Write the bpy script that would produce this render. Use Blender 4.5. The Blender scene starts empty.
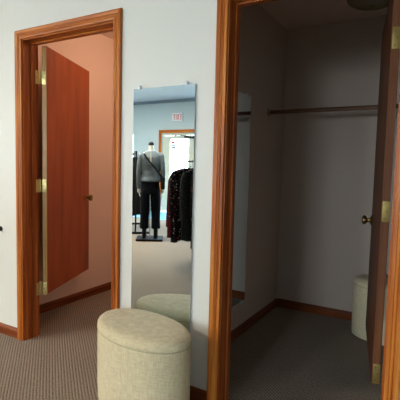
import bpy, bmesh, math, random
from mathutils import Vector, Matrix
random.seed(7)
S = bpy.context.scene
C = S.collection

# ------------------------------------------------------------------ camera
cam = bpy.data.cameras.new('camera'); camo = bpy.data.objects.new('camera', cam); C.objects.link(camo)
R2 = Vector((0.86251557, 0.50544521, 0.02433182)); U2 = Vector((-0.06026181, 0.05485432, 0.99667423)); F = Vector((-0.50242951, 0.86111332, -0.07777175))
M = Matrix.Identity(4)
for i in range(3):
    M[i][0] = R2[i]; M[i][1] = U2[i]; M[i][2] = -F[i]
M[0][3], M[1][3], M[2][3] = 0.0, -1.848, 1.23667567
camo.matrix_world = M
cam.sensor_width = 36; cam.lens = 36 * 418.2758 / 400; cam.clip_start = .02
S.camera = camo

# ------------------------------------------------------------------ world, light, exposure
S.view_settings.view_transform = 'Standard'; S.view_settings.look = 'None'
S.view_settings.gamma = 1; S.view_settings.exposure = 0.68; S.view_settings.use_curve_mapping = False
w = bpy.data.worlds.new('world'); S.world = w; w.use_nodes = True
wn = w.node_tree.nodes['Background']; wn.inputs[0].default_value = (.78, .90, 1, 1); wn.inputs[1].default_value = 16.0

ROOM_H = 3.0; CL_H = 2.44; YB = -7.5; XL = -9.0; XR = 2.2

def area(name, loc, rot, sx, sy, energy, col, portal=False):
    l = bpy.data.lights.new(name, 'AREA'); l.shape = 'RECTANGLE'; l.size = sx; l.size_y = sy; l.energy = energy; l.color = col
    if portal: l.cycles.is_portal = True
    o = bpy.data.objects.new(name, l); C.objects.link(o); o.location = loc; o.rotation_euler = rot
    return o
# back-wall windows (x0, x1, z0, z1); last two unseen, added to light room and closet
WIN = [(-8.75, -7.66, .9, 2.16), (-4.6, -2.4, .75, 2.3), (-1.6, -.1, .9, 2.2)]
for k, (a, b, c, d) in enumerate(WIN):
    area('window_portal', ((a+b)/2, YB-.1, (c+d)/2), (math.radians(90), 0, 0), b-a, d-c, 1, (1, 1, 1), True)
area('window_portal', (-5.95, YB-.1, 1.05), (math.radians(90), 0, 0), 1.5, 1.9, 1, (1, 1, 1), True)
LAMP_W = 70; LAMP_COL = (1, .91, .78)
CLOSET_W = 6; CLOSET_COL = (1, .74, .54)

# ------------------------------------------------------------------ materials
def srgb(r, g, b):
    f = lambda c: ((c/255+.055)/1.055)**2.4 if c > 10 else c/255/12.92
    return (f(r), f(g), f(b), 1)
def mat(name, col, rough=.6, metal=0, spec=.4):
    m = bpy.data.materials.new(name); m.use_nodes = True
    b = m.node_tree.nodes['Principled BSDF']
    b.inputs['Base Color'].default_value = col; b.inputs['Roughness'].default_value = rough
    b.inputs['Metallic'].default_value = metal; b.inputs['Specular IOR Level'].default_value = spec
    return m
def nodes(m):
    nt = m.node_tree
    return nt, nt.nodes, nt.links, nt.nodes['Principled BSDF']
def N(nt, t, **kw):
    n = nt.nodes.new(t)
    for k, v in kw.items():
        if hasattr(n, k): setattr(n, k, v)
        else: n.inputs[k].default_value = v
    return n
def coords(nt, scale=(1, 1, 1)):
    g = nt.nodes.new('ShaderNodeNewGeometry'); mp = nt.nodes.new('ShaderNodeMapping')
    mp.inputs['Scale'].default_value = scale; nt.links.new(g.outputs['Position'], mp.inputs[0])
    return mp
def ramp(nt, stops):
    r = nt.nodes.new('ShaderNodeValToRGB'); e = r.color_ramp.elements
    while len(e) < len(stops): e.new(.5)
    for el, (p, c) in zip(e, stops): el.position = p; el.color = c
    return r
def bump(nt, src, strength, dist):
    b = nt.nodes.new('ShaderNodeBump'); b.inputs['Strength'].default_value = strength; b.inputs['Distance'].default_value = dist
    nt.links.new(src, b.inputs['Height']); nt.links.new(b.outputs[0], nt.nodes['Principled BSDF'].inputs['Normal'])

def wood(name, dark, mid, light, scale, rough=.35, axis='z', grain=1.0):
    """stained timber; the grain runs along one axis"""
    m = mat(name, mid, rough); nt, n, L, b = nodes(m)
    s = {'x': (1.2, scale, scale), 'y': (scale, 1.2, scale), 'z': (scale, scale, 1.2)}[axis]
    mp = coords(nt, s)
    n1 = N(nt, 'ShaderNodeTexNoise'); n1.inputs['Scale'].default_value = 1.0; n1.inputs['Detail'].default_value = 5; n1.inputs['Distortion'].default_value = .6
    L.new(mp.outputs[0], n1.inputs[0])
    r = ramp(nt, [(.3, dark), (.5, mid), (.7, light)]); L.new(n1.outputs[0], r.inputs[0]); L.new(r.outputs[0], b.inputs['Base Color'])
    bump(nt, n1.outputs[0], .15*grain, .002)
    b.inputs['Specular IOR Level'].default_value = .22
    return m
oak = [srgb(134, 62, 18), srgb(186, 100, 36), srgb(214, 138, 60)]
M_WZ = wood('oak_trim_upright', *oak, 40, axis='z')
M_WX = wood('oak_trim_across', *oak, 40, axis='x')
M_WY = wood('oak_trim_deep', *oak, 40, axis='y')
bb_ = [srgb(92, 40, 16), srgb(124, 60, 26), srgb(150, 80, 38)]
M_BX = wood('oak_baseboard_across', *bb_, 40, axis='x')
M_BY = wood('oak_baseboard_deep', *bb_, 40, axis='y')
M_JAMB = wood('oak_jamb', srgb(120, 56, 20), srgb(166, 84, 34), srgb(196, 114, 54), 34, axis='z')
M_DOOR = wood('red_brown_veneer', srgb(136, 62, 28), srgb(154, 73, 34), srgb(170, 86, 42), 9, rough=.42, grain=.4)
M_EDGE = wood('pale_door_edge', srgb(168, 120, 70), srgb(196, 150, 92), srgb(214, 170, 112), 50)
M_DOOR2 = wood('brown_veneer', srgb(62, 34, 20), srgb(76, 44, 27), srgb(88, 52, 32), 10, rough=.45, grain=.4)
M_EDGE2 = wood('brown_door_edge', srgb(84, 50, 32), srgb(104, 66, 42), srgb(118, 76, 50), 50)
M_ROD = wood('dark_rod_wood', srgb(80, 48, 34), srgb(104, 68, 50), srgb(124, 84, 62), 30, axis='x', rough=.4)

def paint(name, col, tex=.25):
    m = mat(name, col, .7, spec=.25); nt, n, L, b = nodes(m)
    mp = coords(nt); n1 = N(nt, 'ShaderNodeTexNoise'); n1.inputs['Scale'].default_value = 140; n1.inputs['Detail'].default_value = 3
    L.new(mp.outputs[0], n1.inputs[0]); bump(nt, n1.outputs[0], tex, .002)
    return m
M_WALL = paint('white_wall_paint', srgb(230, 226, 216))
M_WALLC = paint('closet_shade_paint', srgb(206, 186, 170))  # darker than the white wall: the closet's shade is put into the colour
M_WALLP = paint('peach_closet_paint', srgb(230, 200, 182))
M_WALLB = paint('pale_blue_grey_paint', srgb(196, 208, 210))
M_CEIL = paint('textured_ceiling', srgb(176, 176, 176), .6)
M_CEILC = paint('closet_ceiling_paint', srgb(228, 204, 190))

# carpet: rows of small loops, flecked brown and grey
def carpet():
    m = mat('loop_carpet', srgb(140, 120, 100), .95, spec=.1); nt, n, L, b = nodes(m)
    mp = coords(nt, (1, 1, 1)); mp.inputs['Rotation'].default_value = (0, 0, math.radians(-50))
    wv = N(nt, 'ShaderNodeTexWave', wave_type='BANDS', bands_direction='X'); wv.inputs['Scale'].default_value = 19; wv.inputs['Distortion'].default_value = .8; wv.inputs['Detail'].default_value = 2; wv.inputs['Detail Scale'].default_value = 4
    L.new(mp.outputs[0], wv.inputs[0])
    wy = N(nt, 'ShaderNodeTexWave', wave_type='BANDS', bands_direction='Y'); wy.inputs['Scale'].default_value = 26; wy.inputs['Distortion'].default_value = 2.0; wy.inputs['Detail'].default_value = 2; wy.inputs['Detail Scale'].default_value = 3
    L.new(mp.outputs[0], wy.inputs[0])
    mul = N(nt, 'ShaderNodeMath', operation='MULTIPLY'); L.new(wv.outputs['Fac'], mul.inputs[0]); L.new(wy.outputs['Fac'], mul.inputs[1])
    no = N(nt, 'ShaderNodeTexNoise'); no.inputs['Scale'].default_value = 90; no.inputs['Detail'].default_value = 2; L.new(mp.outputs[0], no.inputs[0])
    add = N(nt, 'ShaderNodeMath', operation='ADD'); L.new(mul.outputs[0], add.inputs[0]); L.new(no.outputs[0], add.inputs[1])
    r = ramp(nt, [(.3, srgb(100, 82, 64)), (.7, srgb(142, 122, 99)), (1.15, srgb(178, 160, 138))])
    r.color_ramp.elements[2].position = 1.0
    L.new(add.outputs[0], r.inputs[0]); L.new(r.outputs[0], b.inputs['Base Color'])
    bump(nt, add.outputs[0], .8, .005)
    b.inputs['Sheen Weight'].default_value = .22; b.inputs['Sheen Roughness'].default_value = .45; b.inputs['Sheen Tint'].default_value = (.75, .86, 1, 1)
    return m
M_CARPET = carpet()
M_ENTRY = mat('pale_blue_vinyl_tile', srgb(120, 176, 205), .3)
nt, n_, L_, b_ = nodes(M_ENTRY); mp = coords(nt); br = N(nt, 'ShaderNodeTexChecker'); br.inputs['Scale'].default_value = 3.3
br.inputs['Color1'].default_value = srgb(88, 158, 198); br.inputs['Color2'].default_value = srgb(98, 168, 206); L_.new(mp.outputs[0], br.inputs[0]); L_.new(br.outputs[0], b_.inputs['Base Color'])

def linen(name, dark, light):
    m = mat(name, light, .9, spec=.15); nt, n, L, b = nodes(m)
    tc = nt.nodes.new('ShaderNodeTexCoord')
    outs = []
    for sc in ((260, 260, 22), (30, 30, 330)):
        mp = nt.nodes.new('ShaderNodeMapping'); mp.inputs['Scale'].default_value = sc; L.new(tc.outputs['Object'], mp.inputs[0])
        n1 = N(nt, 'ShaderNodeTexNoise'); n1.inputs['Scale'].default_value = 1; n1.inputs['Detail'].default_value = 2; L.new(mp.outputs[0], n1.inputs[0]); outs.append(n1)
    a = N(nt, 'ShaderNodeMath', operation='ADD'); L.new(outs[0].outputs[0], a.inputs[0]); L.new(outs[1].outputs[0], a.inputs[1])
    h = N(nt, 'ShaderNodeMath', operation='MULTIPLY'); h.inputs[1].default_value = .5; L.new(a.outputs[0], h.inputs[0])
    r = ramp(nt, [(.36, dark), (.62, light)]); L.new(h.outputs[0], r.inputs[0]); L.new(r.outputs[0], b.inputs['Base Color'])
    bump(nt, h.outputs[0], .5, .003)
    b.inputs['Sheen Weight'].default_value = .2
    return m
M_LINEN = linen('cream_linen', srgb(208, 188, 148), srgb(232, 216, 178))
M_PIPE = mat('linen_seam', srgb(186, 174, 140), .9)
M_BRASS = mat('brass', srgb(196, 160, 92), .28, 1)
M_BRASSP = mat('pale_brass_plate', srgb(214, 196, 132), .4, .7)
M_BRASSA = mat('aged_brass_plate', srgb(150, 132, 78), .45, .8)
M_BRASSD = mat('dull_brass', srgb(150, 120, 70), .35, 1)
M_SCREW = mat('screw_steel', srgb(120, 108, 80), .4, .9)
M_MIRROR = mat('mirror_silver', (.74, .83, .86, 1), .0, 1)
M_MEDGE = mat('mirror_glass_edge', srgb(205, 212, 212), .4)
M_CLIP = mat('clear_plastic_clip', srgb(225, 228, 228), .15, spec=.8)
M_BLACK = mat('black_plastic', srgb(16, 16, 17), .4)
M_CHROME = mat('chrome', srgb(190, 192, 195), .18, 1)
M_DOME = mat('unlit_dome_glass', srgb(128, 116, 84), .25, spec=.6)
M_DOMEL = mat('lit_dome_glass', srgb(255, 225, 190), .3)
nodes(M_DOMEL)[3].inputs['Emission Color'].default_value = (1, .66, .42, 1); nodes(M_DOMEL)[3].inputs['Emission Strength'].default_value = 3
M_CREAM = mat('cream_door_paint', srgb(206, 208, 190), .45)
M_WHITE = mat('white_paint', srgb(228, 230, 228), .5)
M_RED = mat('exit_red', srgb(185, 28, 36), .5)
nodes(M_RED)[3].inputs['Emission Color'].default_value = (1, .03, .05, 1); nodes(M_RED)[3].inputs['Emission Strength'].default_value = .15
M_TUBE = mat('fluorescent_diffuser', srgb(250, 245, 230), .5)
nodes(M_TUBE)[3].inputs['Emission Color'].default_value = (1, .9, .75, 1); nodes(M_TUBE)[3].inputs['Emission Strength'].default_value = 3
M_GREYK = mat('heather_grey_knit', srgb(96, 104, 108), .9)
nt, n_, L_, b_ = nodes(M_GREYK); mp = coords(nt); nn = N(nt, 'ShaderNodeTexNoise'); nn.inputs['Scale'].default_value = 120
rr = ramp(nt, [(.35, srgb(74, 84, 90)), (.65, srgb(124, 132, 136))]); L_.new(mp.outputs[0], nn.inputs[0]); L_.new(nn.outputs[0], rr.inputs[0]); L_.new(rr.outputs[0], b_.inputs['Base Color'])
M_PANTS = mat('black_trousers', srgb(12, 12, 18), .9, spec=.1)
M_BOOT = mat('black_boot_leather', srgb(14, 13, 14), .5, spec=.15)
M_BAG = mat('black_bag_leather', srgb(12, 12, 15), .35)
M_SKIN = mat('mannequin_ivory', srgb(222, 212, 196), .4)
M_BASE = mat('black_stand_board', srgb(26, 20, 22), .6, spec=.1)
M_ASPH = mat('pale_concrete_ground', srgb(190, 190, 186), .9)
def window_glass():
    m = bpy.data.materials.new('window_glass'); m.use_nodes = True; nt = m.node_tree; nt.nodes.clear()
    o = nt.nodes.new('ShaderNodeOutputMaterial'); t = nt.nodes.new('ShaderNodeBsdfTransparent'); g = nt.nodes.new('ShaderNodeBsdfGlossy'); mx = nt.nodes.new('ShaderNodeMixShader')
    t.inputs[0].default_value = (.97, .99, .99, 1); g.inputs['Roughness'].default_value = 0; mx.inputs[0].default_value = .06
    nt.links.new(t.outputs[0], mx.inputs[1]); nt.links.new(g.outputs[0], mx.inputs[2]); nt.links.new(mx.outputs[0], o.inputs[0])
    return m
M_GLASS = window_glass()
def print_cloth(name, base, fleck, fleck2, scale=34, thr=.22):
    m = mat(name, base, .85, spec=.2); nt, n, L, b = nodes(m)
    tc = nt.nodes.new('ShaderNodeTexCoord'); v = N(nt, 'ShaderNodeTexVoronoi'); v.inputs['Scale'].default_value = scale
    L.new(tc.outputs['Object'], v.inputs['Vector'])
    r = ramp(nt, [(thr-.02, (1, 1, 1, 1)), (thr+.02, (0, 0, 0, 1))]); L.new(v.outputs['Distance'], r.inputs[0])
    sep = nt.nodes.new('ShaderNodeSeparateColor'); L.new(v.outputs['Color'], sep.inputs[0])
    r2 = ramp(nt, [(.45, fleck), (.55, fleck2)]); L.new(sep.outputs[0], r2.inputs[0])
    mx = N(nt, 'ShaderNodeMix', data_type='RGBA'); L.new(r.outputs[0], mx.inputs[0]); mx.inputs[6].default_value = base; L.new(r2.outputs[0], mx.inputs[7])
    L.new(mx.outputs[2], b.inputs['Base Color'])
    return m
CLOTHS = [
 ('black cloth sprinkled with red and white flowers', print_cloth('floral_black', srgb(20, 20, 24), srgb(190, 50, 50), srgb(220, 215, 205))),
 ('deep maroon cloth', print_cloth('maroon_cloth', srgb(84, 18, 30), srgb(112, 30, 42), srgb(70, 14, 24))),
 ('charcoal cloth with pale specks', print_cloth('speckled_charcoal', srgb(38, 42, 44), srgb(120, 126, 124), srgb(90, 94, 92), 60, .2)),
 ('black cloth with orange and cream blossoms', print_cloth('blossom_black', srgb(16, 16, 18), srgb(200, 96, 60), srgb(214, 196, 160), 20, .28)),
 ('dark green grey cloth', print_cloth('green_grey_cloth', srgb(46, 54, 52), srgb(66, 76, 72), srgb(34, 40, 40), 50, .3)),
 ('plain black cloth', print_cloth('plain_black_cloth', srgb(20, 19, 22), srgb(26, 25, 28), srgb(16, 15, 18))),
]

# ------------------------------------------------------------------ mesh helpers
def box(bm, x0, x1, y0, y1, z0, z1, mi=0, bev=0):
    vs = [bm.verts.new((x, y, z)) for x in (x0, x1) for y in (y0, y1) for z in (z0, z1)]
    q = [(0, 1, 3, 2), (4, 6, 7, 5), (0, 4, 5, 1), (2, 3, 7, 6), (0, 2, 6, 4), (1, 5, 7, 3)]
    fs = [bm.faces.new([vs[i] for i in f]) for f in q]
    for f in fs: f.material_index = mi
    if bev:
        es = list({e for f in fs for e in f.edges})
        bmesh.ops.bevel(bm, geom=es, offset=bev, segments=2, profile=.6, affect='EDGES')
    return fs
def loft(bm, rings, cap=True, mi=0, close=True):
    R = [[bm.verts.new(p) for p in r] for r in rings]; n = len(R[0])
    for a, b in zip(R, R[1:]):
        for i in range(n if close else n-1):
            j = (i+1) % n; f = bm.faces.new((a[i], a[j], b[j], b[i])); f.material_index = mi
    if cap and close:
        f = bm.faces.new(R[0][::-1]); f.material_index = mi
        f = bm.faces.new(R[-1]); f.material_index = mi
    return R
def ell_ring(cx, cy, z, rx, ry, n=24, th=0, p=1.0):
    out = []
    for i in range(n):
        a = 2*math.pi*i/n; c, s = math.cos(a), math.sin(a)
        x = rx*math.copysign(abs(c)**p, c); y = ry*math.copysign(abs(s)**p, s)
        out.append((cx+x*math.cos(th)-y*math.sin(th), cy+x*math.sin(th)+y*math.cos(th), z))
    return out
def tube(bm, pts, r, n=10, mi=0):
    pts = [Vector(p) for p in pts]; rs = r if isinstance(r, (list, tuple)) else [r]*len(pts); rings = []
    for i, p in enumerate(pts):
        d = (pts[min(i+1, len(pts)-1)]-pts[max(i-1, 0)]).normalized()
        u = d.orthogonal().normalized() if i == 0 else (u - d*u.dot(d)).normalized()
        v = d.cross(u); rings.append([p + (u*math.cos(2*math.pi*k/n)+v*math.sin(2*math.pi*k/n))*rs[i] for k in range(n)])
    loft(bm, rings, True, mi)
def lathe(bm, prof, axis='z', origin=(0, 0, 0), n=24, mi=0):
    """prof: list of (radius, distance along the axis)"""
    rings = []
    for r, h in prof:
        ring = []
        for k in range(n):
            a = 2*math.pi*k/n; c, s = r*math.cos(a), r*math.sin(a)
            p = {'z': (c, s, h), 'x': (h, c, s), 'y': (c, h, s)}[axis]
            ring.append(tuple(o+q for o, q in zip(origin, p)))
        rings.append(ring)
    loft(bm, rings, True, mi)
def obj(name, bm, mats, parent=None, smooth=False, loc=None, recalc=True):
    if recalc: bmesh.ops.recalc_face_normals(bm, faces=bm.faces)
    me = bpy.data.meshes.new(name); bm.to_mesh(me); bm.free()
    for m in (mats if isinstance(mats, (list, tuple)) else [mats]): me.materials.append(m)
    if smooth:
        for p in me.polygons: p.use_smooth = True
        if smooth == 'auto':
            try: me.set_sharp_from_angle(angle=math.radians(40))
            except Exception: pass
    o = bpy.data.objects.new(name, me); C.objects.link(o)
    if parent is not None: o.parent = parent
    if loc is not None: o.location = loc
    return o
def tag(o, label=None, cat=None, group=None, kind=None):
    if label: o['label'] = label
    if cat: o['category'] = cat
    if group: o['group'] = group
    if kind: o['kind'] = kind
    return o
def thing(name, loc=(0, 0, 0), rz=0, **kw):
    o = bpy.data.objects.new(name, None); C.objects.link(o); o.location = loc; o.rotation_euler = (0, 0, rz); o.empty_display_size = .1
    return tag(o, **kw)
def struct(name, boxes, m, label=None, cat=None):
    bm = bmesh.new()
    for b in boxes: box(bm, *b)
    return tag(obj(name, bm, m), label=label, cat=cat, kind='structure')

# ------------------------------------------------------------------ room shell
T = .12                     # thickness of the fitting-room front wall
O1 = (-2.465, -1.672); O2 = (-.938, -.172); HZ = 2.045      # the two door openings (clear)
struct('floor', [(XL, XR, -7.5+1.42, 0, -.1, 0), (XL, XR, 0, 1.87, -.1, 0)], M_CARPET, 'brown-grey loop pile carpet', 'floor')
struct('floor.001', [(XL, XR, YB, -7.5+1.42, -.1, .001)], M_ENTRY, 'pale blue vinyl tile strip at the entrance, seen in the wall mirror', 'floor')
struct('wall_front', [(XL, O1[0]-.02, 0, T, 0, ROOM_H), (O1[0]-.02, O1[1]+.02, 0, T, HZ+.02, ROOM_H), (O1[1]+.02, O2[0]-.02, 0, T, 0, ROOM_H),
                      (O2[0]-.02, O2[1]+.02, 0, T, HZ+.02, ROOM_H), (O2[1]+.02, XR, 0, T, 0, ROOM_H)], M_WALL, 'white wall with the two doorways and the long mirror', 'wall')
struct('wall_closet_left', [(-2.93, -2.83, T, 1.87, 0, CL_H)], M_WALLP, 'peach-toned side wall inside the left fitting room', 'wall')
struct('wall_closet_back', [(-2.83, -1.36, 1.727, 1.87, 0, CL_H)], M_WALLP, 'back wall of the left fitting room', 'wall')
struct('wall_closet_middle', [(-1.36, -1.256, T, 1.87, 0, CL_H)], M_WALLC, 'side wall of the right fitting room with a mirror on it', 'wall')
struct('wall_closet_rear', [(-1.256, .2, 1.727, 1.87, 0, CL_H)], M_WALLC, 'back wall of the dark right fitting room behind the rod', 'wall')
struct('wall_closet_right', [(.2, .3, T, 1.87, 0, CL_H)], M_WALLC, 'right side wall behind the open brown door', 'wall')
struct('ceiling.001', [(-2.93, .3, T, 1.87, CL_H, CL_H+.1)], M_CEILC, 'low ceiling over the two fitting rooms', 'ceiling')
struct('ceiling', [(XL, XR, YB, 0, ROOM_H, ROOM_H+.1)], M_CEIL, 'textured shop ceiling seen in the top of the wall mirror', 'ceiling')
struct('wall_left', [(XL-.15, XL, YB, T, 0, ROOM_H)], M_WALLB, 'far side wall of the shop', 'wall')
struct('wall_right', [(XR, XR+.15, YB, T, 0, ROOM_H)], M_WALLB, 'side wall of the shop by the second doorway', 'wall')
# back wall with openings (door group x -6.68..-5.2, windows)
ops = sorted([(-6.68, -5.2, 0, 2.13)] + WIN)
bxs = []; x = XL
for a, b, c, d in ops:
    bxs.append((x, a, YB-.15, YB, 0, ROOM_H))
    if c > 0: bxs.append((a, b, YB-.15, YB, 0, c))
    bxs.append((a, b, YB-.15, YB, d, ROOM_H)); x = b
bxs.append((x, XR, YB-.15, YB, 0, ROOM_H))
struct('wall_back', bxs, M_WALLB, 'pale blue-grey shop wall with the glass entrance door, seen in the mirror', 'wall')
struct('ground', [(-40, 30, -60, YB-.15, -.15, -.05)], M_ASPH, 'pale pavement outside the glass door', 'ground')
# crown moulding on the back wall
def crown():
    bm = bmesh.new()
    prof = [(0, 0), (.02, 0), (.03, .02), (.06, .05), (.07, .07), (0, .07)]
    loft(bm, [[(xx, YB+p, ROOM_H-.07+q) for p, q in prof] for xx in (XL, XR)])
    return tag(obj('trim_7', bm, mat('grey_moulding', srgb(120, 128, 132), .6)), label='pale moulding where the back wall meets the ceiling', cat='trim', kind='structure')
crown()

# ------------------------------------------------------------------ door casings, jambs, stops
CAS = [(0, 0), (0, .010), (.003, .012), (.016, .013), (.019, .0105), (.022, .013), (.032, .016), (.035, .0135), (.038, .0165), (.056, .019), (.063, .018), (.066, .013), (.066, 0)]
CAS = [(q*.058/.066, t) for q, t in CAS]
def door_frame(name, x0, x1, label):
    e = thing(name, ((x0+x1)/2, 0, 0), label=label, cat='door frame', kind='structure')
    ox = (x0+x1)/2; a, b = x0-.006-ox, x1+.006-ox; z = HZ+.006
    bm = bmesh.new(); loft(bm, [[(a-s, -t, 0) for s, t in CAS], [(a-s, -t, z+s) for s, t in CAS]]); obj('casing', bm, M_WZ, e)
    bm = bmesh.new(); loft(bm, [[(b+s, -t, 0) for s, t in CAS], [(b+s, -t, z+s) for s, t in CAS]]); obj('casing', bm, M_WZ, e)
    bm = bmesh.new(); loft(bm, [[(a-s, -t, z+s) for s, t in CAS], [(b+s, -t, z+s) for s, t in CAS]]); obj('head_casing', bm, M_WX, e)
    hx = x0-ox, x1-ox
    bm = bmesh.new(); box(bm, hx[0]-.019, hx[0], 0, T, 0, HZ); obj('jamb', bm, M_JAMB, e)
    bm = bmesh.new(); box(bm, hx[1], hx[1]+.019, 0, T, 0, HZ); obj('jamb', bm, M_JAMB, e)
    bm = bmesh.new(); box(bm, hx[0]-.019, hx[1]+.019, 0, T, HZ, HZ+.019); obj('head_jamb', bm, M_WX, e)
    for u0, u1 in ((hx[0], hx[0]+.011), (hx[1]-.011, hx[1])):
        bm = bmesh.new(); box(bm, u0, u1, .062, .098, 0, HZ-.011, bev=.002); obj('door_stop', bm, M_JAMB, e)
    bm = bmesh.new(); box(bm, hx[0], hx[1], .062, .098, HZ-.011, HZ, bev=.002); obj('door_stop', bm, M_WX, e)
    return e
door_frame('trim_1', O1[0], O1[1], 'honey oak casing around the left doorway')
door_frame('trim_2', O2[0], O2[1], 'honey oak casing around the right doorway')

# ------------------------------------------------------------------ baseboards
BP = [(0, 0), (.012, 0), (.012, .05), (.009, .058), (.006, .066), (.002, .072), (0, .072)]
def baseboard(name, p, q, nrm, label, m):
    bm = bmesh.new(); rings = []
    for x, y in (p, q): rings.append([(x+nrm[0]*d, y+nrm[1]*d, z) for d, z in BP])
    loft(bm, rings)
    return tag(obj(name, bm, m), label=label, cat='baseboard', kind='structure')
co = .064
baseboard('baseboard_front', (XL, 0), (O1[0]-co, 0), (0, -1), 'oak baseboard left of the left doorway', M_BX)
baseboard('baseboard_middle', (O1[1]+co, 0), (O2[0]-co, 0), (0, -1), 'oak baseboard under the long mirror behind the ottoman', M_BX)
baseboard('baseboard_right', (O2[1]+co, 0), (XR, 0), (0, -1), 'oak baseboard right of the right doorway', M_BX)
baseboard('baseboard_closet_left', (-2.83, T), (-2.83, 1.727), (1, 0), 'oak baseboard seen under the orange-brown door', M_BY)
baseboard('baseboard_closet_back', (-2.818, 1.727), (-1.36, 1.727), (0, -1), 'oak baseboard at the back of the left fitting room', M_BX)
baseboard('baseboard_closet_middle', (-1.256, T), (-1.256, 1.727), (1, 0), 'oak baseboard below the mirror in the right fitting room', M_BY)
baseboard('baseboard_closet_rear', (-1.244, 1.727), (.2, 1.727), (0, -1), 'oak baseboard along the back of the right fitting room', M_BX)
baseboard('baseboard_back', (XL, YB), (-6.8, YB), (0, 1), 'baseboard on the far shop wall', M_BX)

# ------------------------------------------------------------------ fitting-room doors
def knob(parent, x, y, z, side):
    """side: +1 or -1 along local y"""
    bm = bmesh.new()
    pr = [(.0, .0), (.030, .0), (.031, .004), (.026, .009), (.012, .012), (.010, .024), (.014, .030), (.024, .034), (.0275, .042), (.025, .051), (.015, .056), (.0, .057)]
    pr = [(max(r, .0005), h*side) for r, h in pr]
    lathe(bm, pr, 'y', (x, y, z), 24)
    return obj('door_knob', bm, M_BRASSD, parent, smooth='auto')
TH = .035
def door(name, hx, hy, ang, width, zb, zt, sgn, mface, medge, label, hz, mh, jdir):
    """slab from the hinge pin outward; local x along the door width, local y across its thickness; sgn=+1 knuckle on +y side"""
    e = thing(name, (hx, hy, 0), ang, label=label, cat='door', kind='structure')
    yo = -sgn*(TH/2+.013)      # slab is offset so that the pin sits at its corner
    bm = bmesh.new(); fs = box(bm, 0, width, yo-TH/2, yo+TH/2, zb, zt, 0, .0)
    for f in fs:
        f.normal_update()
    bmesh.ops.recalc_face_normals(bm, faces=bm.faces)
    for f in bm.faces:
        f.normal_update()
        f.material_index = 0 if abs(f.normal.y) > .5 else 1
    bmesh.ops.bevel(bm, geom=list(bm.edges), offset=.0015, segments=1, affect='EDGES')
    obj('door_leaf', bm, [mface, medge], e)
    for z in hz:
        # pin at local origin
        bm = bmesh.new(); h = .045
        box(bm, -.0025, 0, min(yo+sgn*TH/2, yo-sgn*TH*.36), max(yo+sgn*TH/2, yo-sgn*TH*.36), z-h, z+h, 0, .0008)
        for k in range(5):
            z0 = z-h+k*.018
            lathe(bm, [(.0005, z0+.0004), (.0060, z0+.001), (.0060, z0+.017), (.0005, z0+.0176)], 'z', (-.002, 0, 0), 12)
        lathe(bm, [(.0005, z+h), (.0045, z+h+.001), (.0045, z+h+.005), (.0005, z+h+.007)], 'z', (-.002, 0, 0), 10)
        d = Vector(jdir); d.rotate(Matrix.Rotation(-ang, 3, 'Z')); d.normalize(); n = Vector((-d.y, d.x, 0))
        p0 = Vector((-.002, 0, 0)); p1 = p0+d*.036
        vs = [p0-n*.0012, p1-n*.0012, p1+n*.0012, p0+n*.0012]
        loft(bm, [[(q.x, q.y, z-h) for q in vs], [(q.x, q.y, z+h) for q in vs]])
        ho = obj('hinge', bm, mh, e, smooth='auto')
        bm = bmesh.new()
        for dz in (-.03, 0, .03):
            lathe(bm, [(.0005, -.0020), (.0040, -.0026), (.0034, -.0036), (.0005, -.0038)], 'x', (0, yo + (.006 if dz == 0 else -.004)*sgn, z+dz), 10)
            c = p0+d*(.022 if dz else .030)
            bmesh.ops.create_icosphere(bm, subdivisions=1, radius=.0038, matrix=Matrix.Translation((c.x, c.y, z+dz)))
        obj('screw', bm, M_SCREW, ho)
    knob(e, width-.065, yo+TH/2, .95, 1); knob(e, width-.065, yo-TH/2, .95, -1)
    # latch on the free edge
    bm = bmesh.new(); box(bm, width-.0005, width+.002, yo-.0125, yo+.0125, .95-.028, .95+.028, 0, .0008); box(bm, width+.001, width+.011, yo-.007, yo+.007, .942, .958, 0, .002)
    obj('latch', bm, M_BRASSD, e)
    return e
d1 = math.atan2(.858-.15, -2.726+2.42)
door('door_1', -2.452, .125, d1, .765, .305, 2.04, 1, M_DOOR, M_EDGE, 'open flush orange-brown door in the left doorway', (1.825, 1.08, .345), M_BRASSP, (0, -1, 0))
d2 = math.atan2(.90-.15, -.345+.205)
door('door_2', -.185, .125, d2, .745, .285, 2.04, -1, M_DOOR2, M_EDGE2, 'open dark brown door seen edge-on in the right doorway', (1.80, 1.065, .335), M_BRASSA, (0, -1, 0))

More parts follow.
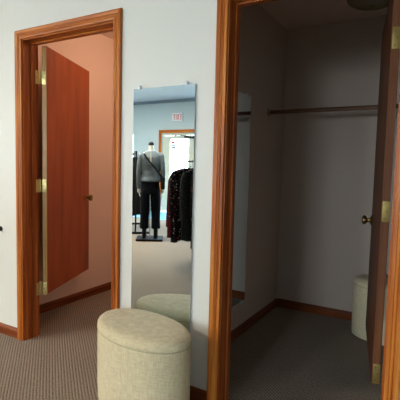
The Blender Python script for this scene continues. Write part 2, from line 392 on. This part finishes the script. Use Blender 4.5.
# ------------------------------------------------------------------ ottomans
def ottoman(loc, rz, label, a=.298, b=.178, H=.443):
    e = thing('ottoman', loc, rz, label=label, cat='ottoman', group=None)
    n = 64
    bm = bmesh.new()
    rings = [ell_ring(0, 0, z, a-d, b-d, n) for z, d in ((.012, .012), (.016, .006), (.03, .004), (.12, .001), (.25, .0), (.36, .0), (H-.052, .0), (H-.046, .002))]
    loft(bm, rings); obj('body', bm, M_LINEN, e, smooth='auto')
    bm = bmesh.new()
    prof = [(H-.046, .002), (H-.043, .0), (H-.035, -.001), (H-.024, .0), (H-.013, .005), (H-.005, .014), (H+.001, .027), (H+.004, .05), (H+.007, .10), (H+.008, .15)]
    loft(bm, [ell_ring(0, 0, z, a-d, b-d, n) for z, d in prof]); obj('top_cushion', bm, M_LINEN, e, smooth=True)
    bm = bmesh.new()
    rr = ell_ring(0, 0, H-.046, a-.001, b-.001, n); rings = []
    for k in range(n):
        p = Vector(rr[k]); q = (Vector(rr[(k+1) % n])-Vector(rr[k-1])).normalized(); o_ = Vector((q.y, -q.x, 0))
        rings.append([p+o_*.0022*math.cos(t)+Vector((0, 0, .0022))*math.sin(t) for t in (0, 1.05, 2.1, 3.14, 4.2, 5.24)])
    R = [[bm.verts.new(p) for p in r] for r in rings]
    for k in range(n):
        A, B = R[k], R[(k+1) % n]
        for i in range(6): bm.faces.new((A[i], A[(i+1) % 6], B[(i+1) % 6], B[i]))
    obj('piping', bm, M_PIPE, e, smooth=True)
    for sx, sy in ((.6, .5), (-.6, .5), (.6, -.5), (-.6, -.5)):
        bm = bmesh.new(); lathe(bm, [(.0005, 0), (.014, .0), (.016, .012), (.0005, .0125)], 'z', (a*sx, b*sy, 0), 12); obj('foot', bm, M_BLACK, e)
    return e
ottoman((-1.276, -.208, 0), -.22, 'cream linen oval ottoman in front of the long wall mirror')
ottoman((-.255, 1.46, 0), .05, 'cream linen ottoman half hidden behind the dark brown door in the right fitting room')

# ------------------------------------------------------------------ mirrors
def wall_mirror(name, w, h, label):
    """local x right along the wall, z up, front faces -y"""
    e = thing(name, label=label, cat='mirror')
    bm = bmesh.new(); box(bm, 0, w, -.011, -.004, 0, h, 1)
    for f in bm.faces:
        f.normal_update()
    bmesh.ops.recalc_face_normals(bm, faces=bm.faces)
    for f in bm.faces:
        f.normal_update(); f.material_index = 0 if f.normal.y < -.9 else 1
    obj('mirror_glass', bm, [M_MIRROR, M_MEDGE], e)
    for x in (.04, w-.055):
        for z, s in ((h, 1), (0, -1)):
            bm = bmesh.new(); lathe(bm, [(.0005, 0), (.010, -.0005), (.012, -.004), (.012, -.014), (.009, -.0175), (.0005, -.0185)], 'y', (x, 0, z+s*.008), 20)
            obj('mirror_clip', bm, M_CLIP, e)
    return e
m1 = wall_mirror('wall_mirror', .398, 1.395, 'long frameless mirror on the white wall between the two doorways'); m1.location = (-1.5135, 0, .2616)
m2 = wall_mirror('wall_mirror', .40, 1.50, 'frameless mirror on the side wall inside the dark right fitting room'); m2.rotation_euler = (0, 0, math.pi/2); m2.location = (-1.256, .588, .258)

# ------------------------------------------------------------------ closet rod, lamps, wall knob
e = thing('closet_rod', (-.53, 1.36, 1.69), label='dark wooden hanging rod across the right fitting room', cat='rod')
bm = bmesh.new(); lathe(bm, [(.0005, -.722), (.016, -.721), (.016, .726), (.0005, .727)], 'x', (0, 0, 0), 20); obj('rod', bm, M_ROD, e, smooth='auto')
for s, x in ((1, -.726), (-1, .73)):
    bm = bmesh.new(); lathe(bm, [(.0005, x), (.030, x), (.030, x+s*.005), (.021, x+s*.008), (.021, x+s*.018), (.0165, x+s*.018)], 'x', (0, 0, 0), 24)
    obj('rod_socket', bm, mat('socket_paint', srgb(150, 135, 120), .5), e, smooth='auto')
def dome(loc, r, mglass, label, watts=0):
    e = thing('ceiling_light', loc, label=label, cat='ceiling light')
    bm = bmesh.new(); lathe(bm, [(.0005, 0), (r*.93, 0), (r*.95, -.006), (r*.93, -.018), (.0005, -.018)], 'z', n=40); obj('pan', bm, M_BRASSD, e, smooth='auto')
    bm = bmesh.new(); lathe(bm, [(r*.90, -.018), (r, -.02), (r, -.03), (r*.93, -.05), (r*.75, -.068), (r*.45, -.082), (.02, -.087)], 'z', n=40); obj('glass_shade', bm, mglass, e, smooth='auto')
    bm = bmesh.new(); lathe(bm, [(.0005, -.085), (.010, -.087), (.012, -.095), (.006, -.102), (.0005, -.104)], 'z', n=16); obj('finial', bm, M_BRASSD, e, smooth='auto')
    if watts:
        l = bpy.data.lights.new('bulb', 'POINT'); l.energy = watts; l.color = CLOSET_COL; l.shadow_soft_size = .1
        o = bpy.data.objects.new('bulb', l); C.objects.link(o); o.parent = e; o.location = (0, 0, -.21)
    return e
dome((-.49, 1.26, CL_H), .175, M_DOME, 'unlit round dome light on the ceiling of the right fitting room')
dome((-1.95, .95, CL_H), .16, M_DOMEL, 'lit dome light on the ceiling of the left fitting room', CLOSET_W)
# black knob on the wall at the picture's left edge
e = thing('wall_hook', (-2.722, 0, .765), label='small black knob sticking out of the white wall at the left edge', cat='hook')
bm = bmesh.new(); lathe(bm, [(.0005, 0), (.018, 0), (.018, -.004), (.006, -.006), (.006, -.024), (.0005, -.024)], 'y', n=16); obj('stem', bm, M_BLACK, e, smooth='auto')
bm = bmesh.new(); lathe(bm, [(.0005, -.022), (.009, -.024), (.012, -.031), (.009, -.038), (.0005, -.041)], 'y', n=16); obj('knob', bm, M_BLACK, e, smooth='auto')

# ------------------------------------------------------------------ unseen shop ceiling lights, placed to light the front wall
for k, (x, y) in enumerate(((-4.3, -3.4), (-6.3, -3.2), (-6.6, -4.8))):
    e = thing('unseen_fluorescent_light', (x, y, ROOM_H), label=('unseen fluorescent ceiling fixture nearest the left doorway', 'unseen middle fluorescent ceiling fixture of the shop', 'unseen fluorescent ceiling fixture farthest from the doorways')[k], cat='ceiling light')
    bm = bmesh.new(); box(bm, -.62, .62, -.16, .16, -.05, 0, 0, .006); obj('housing', bm, M_WHITE, e)
    bm = bmesh.new(); box(bm, -.59, .59, -.13, .13, -.075, -.045, 0, .01); obj('diffuser', bm, M_TUBE, e)
    a_ = area('tube_light', (0, 0, -.085), (0, 0, 0), 1.15, .22, LAMP_W, LAMP_COL); a_.parent = e

# ------------------------------------------------------------------ shop entrance (seen in the mirror)
CY = YB
e = thing('trim_3', (-5.94, CY, 0), label='orange-brown wooden casing around the glass entrance', cat='door frame', kind='structure')
bm = bmesh.new(); box(bm, -.83, -.745, 0, .03, 0, 2.13, 0, .004); obj('casing', bm, M_WZ, e)
bm = bmesh.new(); box(bm, .745, .83, 0, .03, 0, 2.13, 0, .004); obj('casing', bm, M_WZ, e)
bm = bmesh.new(); box(bm, -.83, .83, 0, .03, 2.131, 2.215, 0, .004); obj('head_casing', bm, M_WX, e)
bm = bmesh.new(); box(bm, .30, .36, -.12, -.005, 0, 2.13, 0, .004); obj('mullion', bm, M_CREAM, e)
bm = bmesh.new(); box(bm, -.741, .741, -.12, -.005, 2.07, 2.129, 0, .004); obj('head_jamb', bm, M_CREAM, e)
e = thing('door_3', (-6.68, CY-.06, 0), label='cream glazed entrance door with a closer, seen in the wall mirror', cat='door', kind='structure')
bm = bmesh.new()
W3 = 1.035
for b in ((.005, .24, 0, 2.06), (.83, W3, 0, 2.06), (.24, .83, 0, .36), (.24, .83, 1.97, 2.06)): box(bm, b[0], b[1], -.022, .022, b[2]+.008, b[3])
obj('door_leaf', bm, M_CREAM, e)
bm = bmesh.new(); box(bm, .24, .83, -.004, .004, .368, 1.978); obj('pane', bm, M_GLASS, e)
bm = bmesh.new(); tube(bm, [(.92, .022, 1.0), (.92, .07, 1.0), (.92, .07, 1.25), (.92, .022, 1.25)], .010); obj('door_handle', bm, M_BLACK, e)
bm = bmesh.new(); box(bm, .72, 1.0, .022, .08, 1.985, 2.045, 0, .006); tube(bm, [(.80, .06, 2.05), (.60, .16, 2.06), (.42, .07, 2.062)], .008); obj('door_closer', bm, M_BLACK, e)
for k, (c, z) in enumerate((((180, 40, 40), 1.86), ((40, 60, 140), 1.79), ((120, 130, 130), 1.72))):
    bm = bmesh.new(); box(bm, .27, .39 + .02*k, .0045, .006, z-.005, z+.055); obj('sticker', bm, mat('sticker_%d' % k, srgb(*c), .5), e)
e = thing('window_4', (-5.4, CY-.06, 0), label='narrow glass sidelight beside the entrance door', cat='window', kind='structure')
bm = bmesh.new()
for b in ((-.18, -.14, 0, 2.065), (.16, .195, 0, 2.065), (-.14, .16, 0, .3), (-.14, .16, 2.0, 2.065)): box(bm, b[0], b[1], -.02, .02, b[2]+.003, b[3])
obj('window_frame', bm, M_CREAM, e)
bm = bmesh.new(); box(bm, -.14, .16, -.004, .004, .303, 2.003); obj('pane', bm, M_GLASS, e)
for k, (a, b, c, d) in enumerate(WIN):
    e = thing('window_%d' % (k+1), ((a+b)/2, CY-.07, c), label=('bright window at the left edge of the wall mirror reflection', 'unseen wide window right of the entrance, added for daylight', 'unseen window at the far right, added to light the right fitting room')[k], cat='window', kind='structure')
    hw = (b-a)/2; h = d-c
    bm = bmesh.new()
    for q in ((-hw, -hw+.05, 0, h), (hw-.05, hw, 0, h), (-hw+.05, hw-.05, 0, .05), (-hw+.05, hw-.05, h-.05, h), (-.02, .02, .05, h-.05)): box(bm, q[0], q[1], -.03, .03, q[2], q[3])
    obj('window_frame', bm, M_WHITE, e)
    bm = bmesh.new(); box(bm, -hw+.05, -.02, -.003, .003, .05, h-.05); box(bm, .02, hw-.05, -.003, .003, .05, h-.05); obj('pane', bm, M_GLASS, e)
    bm = bmesh.new(); box(bm, -hw-.05, hw+.05, .071, .11, -.03, .0, 0, .004); obj('window_sill', bm, M_WHITE, e)

# EXIT sign (reads EXIT in the room, reversed in the mirror)
e = thing('exit_sign', (-6.17, YB, 2.54), label='white exit sign with red letters above the entrance, seen reversed in the mirror', cat='sign')
bm = bmesh.new(); box(bm, -.16, .16, .002, .055, -.105, .105, 0, .006); obj('housing', bm, M_WHITE, e)
# letter strokes; seen from the room the reader looks toward -y, so text runs toward -x
def stroke(bm, x0, z0, x1, z1, t=.017):
    d = Vector((x1-x0, 0, z1-z0)).normalized(); n = Vector((-d.z, 0, d.x))*t/2; p, q = Vector((x0, 0, z0)), Vector((x1, 0, z1))
    loft(bm, [[(v.x, y, v.z) for v in (p-n, q-n, q+n, p+n)] for y in (.0555, .058)])
hz_, w_ = .062, .045
def letter(bm, ch, c):
    def st(a, b, c_, d_): stroke(bm, -(c+a), b, -(c+c_), d_)
    if ch == 'E': st(-w_/2, -hz_, -w_/2, hz_); st(-w_/2-.008, hz_, w_/2, hz_); st(-w_/2, 0, w_/2-.008, 0); st(-w_/2-.008, -hz_, w_/2, -hz_)
    if ch == 'X': st(-w_/2, -hz_-.006, w_/2, hz_+.006); st(-w_/2, hz_+.006, w_/2, -hz_-.006)
    if ch == 'I': st(0, -hz_-.008, 0, hz_+.008)
    if ch == 'T': st(-w_/2-.008, hz_, w_/2+.008, hz_); st(0, -hz_-.008, 0, hz_)
for ch, c in (('E', -.105), ('X', -.035), ('I', .025), ('T', .085)):
    bm = bmesh.new(); letter(bm, ch, c); obj('letter', bm, M_RED, e)

# ------------------------------------------------------------------ mannequin (seen in the mirror, faces the entrance)
def remesh(o, v=.012, sm=4):
    r = o.modifiers.new('remesh', 'REMESH'); r.mode = 'VOXEL'; r.voxel_size = v; r.use_smooth_shade = True
    s = o.modifiers.new('smooth', 'SMOOTH'); s.iterations = sm; s.factor = .5
MX, MY = -4.23, -3.78
# local frame: +y toward the front of the figure; figure faces the entrance (world -y)
e = thing('mannequin', (MX, MY, 0), math.pi - .6, label='headless mannequin in grey top and black trousers on a black base, in the mirror', cat='mannequin'); e.scale = (.83, 1, 1)
bm = bmesh.new()
loft(bm, [ell_ring(0, 0.0, z, rx, ry, 20) for z, rx, ry in ((.80, .15, .10), (.95, .155, .105), (1.08, .125, .09), (1.25, .15, .10), (1.38, .155, .09), (1.44, .10, .07), (1.465, .055, .055), (1.52, .052, .052), (1.585, .050, .050))])
b = obj('body', bm, M_SKIN, e, smooth='auto')
bm = bmesh.new(); lathe(bm, [(.0005, 1.583), (.056, 1.583), (.058, 1.60), (.045, 1.625), (.02, 1.635), (.0005, 1.636)], 'z', n=20); obj('neck_cap', bm, M_BLACK, e, smooth='auto')
for s in (-1, 1):                                     # hands
    bm = bmesh.new()
    tube(bm, [(s*.235, .03, .92), (s*.238, .04, .88), (s*.238, .055, .84), (s*.236, .065, .80)], [.026, .024, .036, .030], 12)
    for k in range(4):
        x0 = s*.236; y0 = .035+.018*k
        tube(bm, [(x0, y0+.005, .81), (x0-s*.004, y0+.012, .775), (x0-s*.014, y0+.016, .745-.006*(k in (1, 2))), (x0-s*.024, y0+.014, .725)], [.0085, .008, .0075, .006], 8)
    tube(bm, [(s*.225, .075, .85), (s*.212, .10, .82), (s*.206, .108, .79)], [.011, .010, .008], 8)
    obj('hand', bm, M_SKIN, e, smooth='auto')
bm = bmesh.new()                                      # grey long-sleeved top
loft(bm, [ell_ring(0, cy, z, rx, ry, 28) for z, rx, ry, cy in ((.98, .195, .135, 0), (1.0, .20, .14, 0), (1.06, .175, .125, 0), (1.15, .165, .12, 0), (1.28, .185, .13, 0), (1.38, .195, .12, 0), (1.43, .185, .095, 0), (1.465, .13, .075, 0), (1.485, .075, .065, 0))])
for s in (-1, 1):
    tube(bm, [(s*.14, 0, 1.42), (s*.195, 0, 1.40), (s*.225, -.01, 1.28), (s*.24, -.005, 1.14), (s*.245, .01, 1.02), (s*.238, .045, .86)], [.06, .068, .058, .052, .046, .042], 16)
top = obj('top', bm, M_GREYK, e); remesh(top)
bm = bmesh.new(); loft(bm, [[(x, -.131+dy, z) for x, z in ((-.016, 1.27), (.016, 1.27), (.017, 1.38), (.010, 1.455), (-.010, 1.455), (-.017, 1.38))] for dy in (0, .03)])
kh = obj('keyhole_opening', bm, M_SKIN, e)
bm = bmesh.new()                                      # trousers
loft(bm, [ell_ring(0, 0, z, rx, ry, 24) for z, rx, ry in ((.78, .185, .13), (.86, .185, .13), (1.02, .165, .115))])
for s in (-1, 1): loft(bm, [ell_ring(s*x, y, z, r, r*1.08, 18) for z, x, y, r in ((.84, .088, 0, .105), (.70, .10, 0, .105), (.50, .108, -.005, .095), (.34, .112, -.01, .088), (.22, .115, -.01, .094), (.195, .115, -.01, .094))])
tr = obj('trousers', bm, M_PANTS, e); remesh(tr)
for s in (-1, 1):                                     # boots
    bm = bmesh.new()
    loft(bm, [ell_ring(s*.115, y, z, rx, ry, 16) for z, y, rx, ry in ((.27, -.01, .052, .056), (.16, -.01, .045, .05), (.10, 0, .043, .06), (.07, .04, .045, .10), (.045, .055, .046, .125), (.035, .055, .046, .128))])
    loft(bm, [ell_ring(s*.115, -.045, z, .03, .03, 12) for z in (.035, .06)])
    obj('boot', bm, M_BOOT, e, smooth='auto')
bm = bmesh.new(); box(bm, -.26, .27, -.17, .24, 0, .034, 0, .004); obj('base_board', bm, M_BASE, e)
bm = bmesh.new(); tube(bm, [(0, -.10, .03), (0, -.10, .50), (0, -.05, .80)], .010); obj('support_rod', bm, M_CHROME, e)

# crossbody bag hanging on the mannequin
e = thing('crossbody_bag', (MX, MY, 0), math.pi-.6, label='black crossbody bag slung over the mannequin in the mirror', cat='bag'); e.scale = (.83, 1, 1)
bm = bmesh.new()
box(bm, -.29, -.20, -.165, .02, .86, 1.05, 0, .02); obj('bag_body', bm, M_BAG, e, smooth='auto')
bm = bmesh.new(); box(bm, -.295, -.195, -.17, .025, .98, 1.058, 0, .012); obj('flap', bm, M_BAG, e, smooth='auto')
bm = bmesh.new()
pts = [(-.235, -.13, 1.05), (-.17, -.150, 1.12), (-.10, -.142, 1.20), (0, -.143, 1.29), (.08, -.137, 1.37), (.13, -.11, 1.44), (.145, -.03, 1.475), (.14, .07, 1.45), (.06, .14, 1.33), (-.05, .145, 1.22), (-.16, .14, 1.11), (-.225, .02, 1.05)]
rings = []
for i, p in enumerate(pts):
    p = Vector(p); d = (Vector(pts[min(i+1, len(pts)-1)])-Vector(pts[max(i-1, 0)])).normalized(); out = Vector((p.x*.3, p.y, .15*(p.z-1.2)))
    out = (out-d*out.dot(d)).normalized(); s_ = d.cross(out)
    rings.append([p+s_*.016+out*.003, p-s_*.016+out*.003, p-s_*.016-out*.003, p+s_*.016-out*.003])
loft(bm, rings); obj('strap', bm, M_BAG, e)

# ------------------------------------------------------------------ clothes racks
def garment_mesh(name, L, W, th, m, flare, sleeve, fan=.5, seed=0):
    """hanging garment, local origin at the hanger hook, width along x, thickness along y"""
    rnd = random.Random(seed); bm = bmesh.new(); nx, nz = 14, 12; ph = rnd.random()*6
    def P(i, j, side):
        u = -1+2*i/nx; t = j/nz
        hw = W/2*(1+flare*t)*(.80+.20*min(1, t*6))
        sh = -.095-.055*abs(u)**1.5*(1-t)
        z = sh - t*(L-.09) - (.012*math.sin(u*7+ph))*t
        y = side*th*(.25+.75*min(1, t*3))*math.sqrt(max(0, 1-abs(u)**4))*(1+fan*u) + .012*t*math.sin(u*9+ph+t*2)
        return (u*hw, y, z)
    F_ = [[bm.verts.new(P(i, j, 1)) for i in range(nx+1)] for j in range(nz+1)]
    B_ = [[F_[j][i] if i in (0, nx) else bm.verts.new(P(i, j, -1)) for i in range(nx+1)] for j in range(nz+1)]
    for j in range(nz):
        for i in range(nx):
            bm.faces.new((F_[j][i], F_[j][i+1], F_[j+1][i+1], F_[j+1][i])); bm.faces.new((B_[j][i+1], B_[j][i], B_[j+1][i], B_[j+1][i+1]))
    for j in (0, nz):
        for i in range(nx):
            vs = [F_[j][i], F_[j][i+1], B_[j][i+1], B_[j][i]]; vs = list(dict.fromkeys(vs))
            if len(vs) > 2: bm.faces.new(vs)
    if sleeve:
        for s in (-1, 1):
            tube(bm, [(s*W*.42, 0, -.15), (s*W*.52, .004, -.22), (s*W*.55, .008, -.22-sleeve*.5), (s*W*.56, .0, -.22-sleeve)], [.03, .036, .032, .026], 8)
    return obj(name, bm, m, smooth='auto')
def hanger_mesh(W):
    bm = bmesh.new()
    tube(bm, [(0, .0, -.10), (0, 0, -.045), (.012, 0, -.03), (.018, 0, -.008), (.010, 0, .010), (-.006, 0, .014), (-.016, 0, .004)], .0025, 6)
    tube(bm, [(-W*.40, 0, -.155), (0, 0, -.105), (W*.40, 0, -.155)], .005, 6)
    return bm
protos = []
for k, (desc, m) in enumerate(CLOTHS):
    protos.append((desc, m))
def hang(x, y, z, rz, k, L, W, th, flare, sleeve, label, group, seed, fan=.5):
    e = thing('hanging_garment', (x, y, z), rz, label=label, cat='garment', group=group)
    g = garment_mesh('cloth', L, W, th, protos[k][1], flare, sleeve, fan, seed); g.parent = e
    obj('hanger', hanger_mesh(W), M_BLACK, e)
    return e
RX, RY, RR, RZ = -2.60, -2.85, .32, 1.31
e = thing('round_clothes_rack', (RX, RY, 0), label='chrome round clothes rack full of dark printed garments, seen in the mirror', cat='clothes rack')
bm = bmesh.new(); lathe(bm, [(.0005, .05), (.02, .05), (.02, RZ-.01), (.0005, RZ-.01)], 'z', n=16); obj('pole', bm, M_CHROME, e, smooth='auto')
bm = bmesh.new()
n = 40; Rg = []
for k in range(n):
    a = 2*math.pi*k/n; Rg.append([bm.verts.new(((RR+.011*math.cos(t))*math.cos(a), (RR+.011*math.cos(t))*math.sin(a), RZ-.002+.011*math.sin(t))) for t in (0, 1.05, 2.1, 3.14, 4.2, 5.24)])
for k in range(n):
    A, B = Rg[k], Rg[(k+1) % n]
    for i in range(6): bm.faces.new((A[i], A[(i+1) % 6], B[(i+1) % 6], B[i]))
for k in range(4):
    a = k*math.pi/2+.3; tube(bm, [(0, 0, RZ-.03), (RR*math.cos(a), RR*math.sin(a), RZ-.004)], .007, 8)
obj('ring_rail', bm, M_CHROME, e, smooth='auto')
for k in range(4):
    a = k*math.pi/2+.5; bm = bmesh.new(); tube(bm, [(0, 0, .07), (.17*math.cos(a), .17*math.sin(a), .06), (.22*math.cos(a), .22*math.sin(a), .012)], .012, 8); obj('leg', bm, M_CHROME, e, smooth='auto')
from math import cos, sin
ORD = [0, 2, 1, 5, 3, 0, 2, 0, 1, 1, 5, 2, 5, 0, 2, 3, 1, 4, 0, 2, 5, 3, 0, 4]
NG = 22
for k in range(NG):
    a = 2*math.pi*k/NG + .05*random.uniform(-1, 1)
    c = ORD[k % len(ORD)]
    sl = random.choice((0, .35, .5)); L = random.choice((.85, .90, .94))+.12*max(0, cos(a)+sin(a))
    hang(RX+RR*math.cos(a), RY+RR*math.sin(a), RZ+.009, a, c, L, .40, .026, .12, sl,
         'garment of %s on round rack' % CLOTHS[c][0], 'garments of %s on the round rack' % CLOTHS[c][0], k, fan=.55)
# straight rack behind the mannequin, at the mirror's left edge
e = thing('straight_clothes_rack', (-4.80, -4.10, 0), math.radians(180+46), label='black straight clothes rack at the left edge of the mirror reflection', cat='clothes rack')
LN = 1.25
for x in (0, LN):
    bm = bmesh.new(); box(bm, x-.014, x+.014, -.014, .014, .04, 1.50, 0, .002); obj('post', bm, M_BLACK, e)
    bm = bmesh.new(); box(bm, x-.016, x+.016, -.25, .25, .0, .04, 0, .003); obj('foot', bm, M_BLACK, e)
bm = bmesh.new(); tube(bm, [(0.01, 0, 1.48), (LN-.01, 0, 1.48)], .012, 10); obj('rail', bm, M_BLACK, e)
from math import cos, sin
ra = math.radians(180+46)
for k in range(12):
    t = .09+k*.095; c = (5, 5, 2, 4, 5, 3, 0, 5, 2, 1, 5, 4)[k]
    hang(-4.80+cos(ra)*t, -4.10+sin(ra)*t, 1.491, ra+math.pi/2, c, random.choice((.95, 1.05, 1.15)), .42, .026, .05, .5,
         'garment of %s on straight rack' % CLOTHS[c][0], 'garments of %s on the straight rack' % CLOTHS[c][0], 50+k, fan=.0)
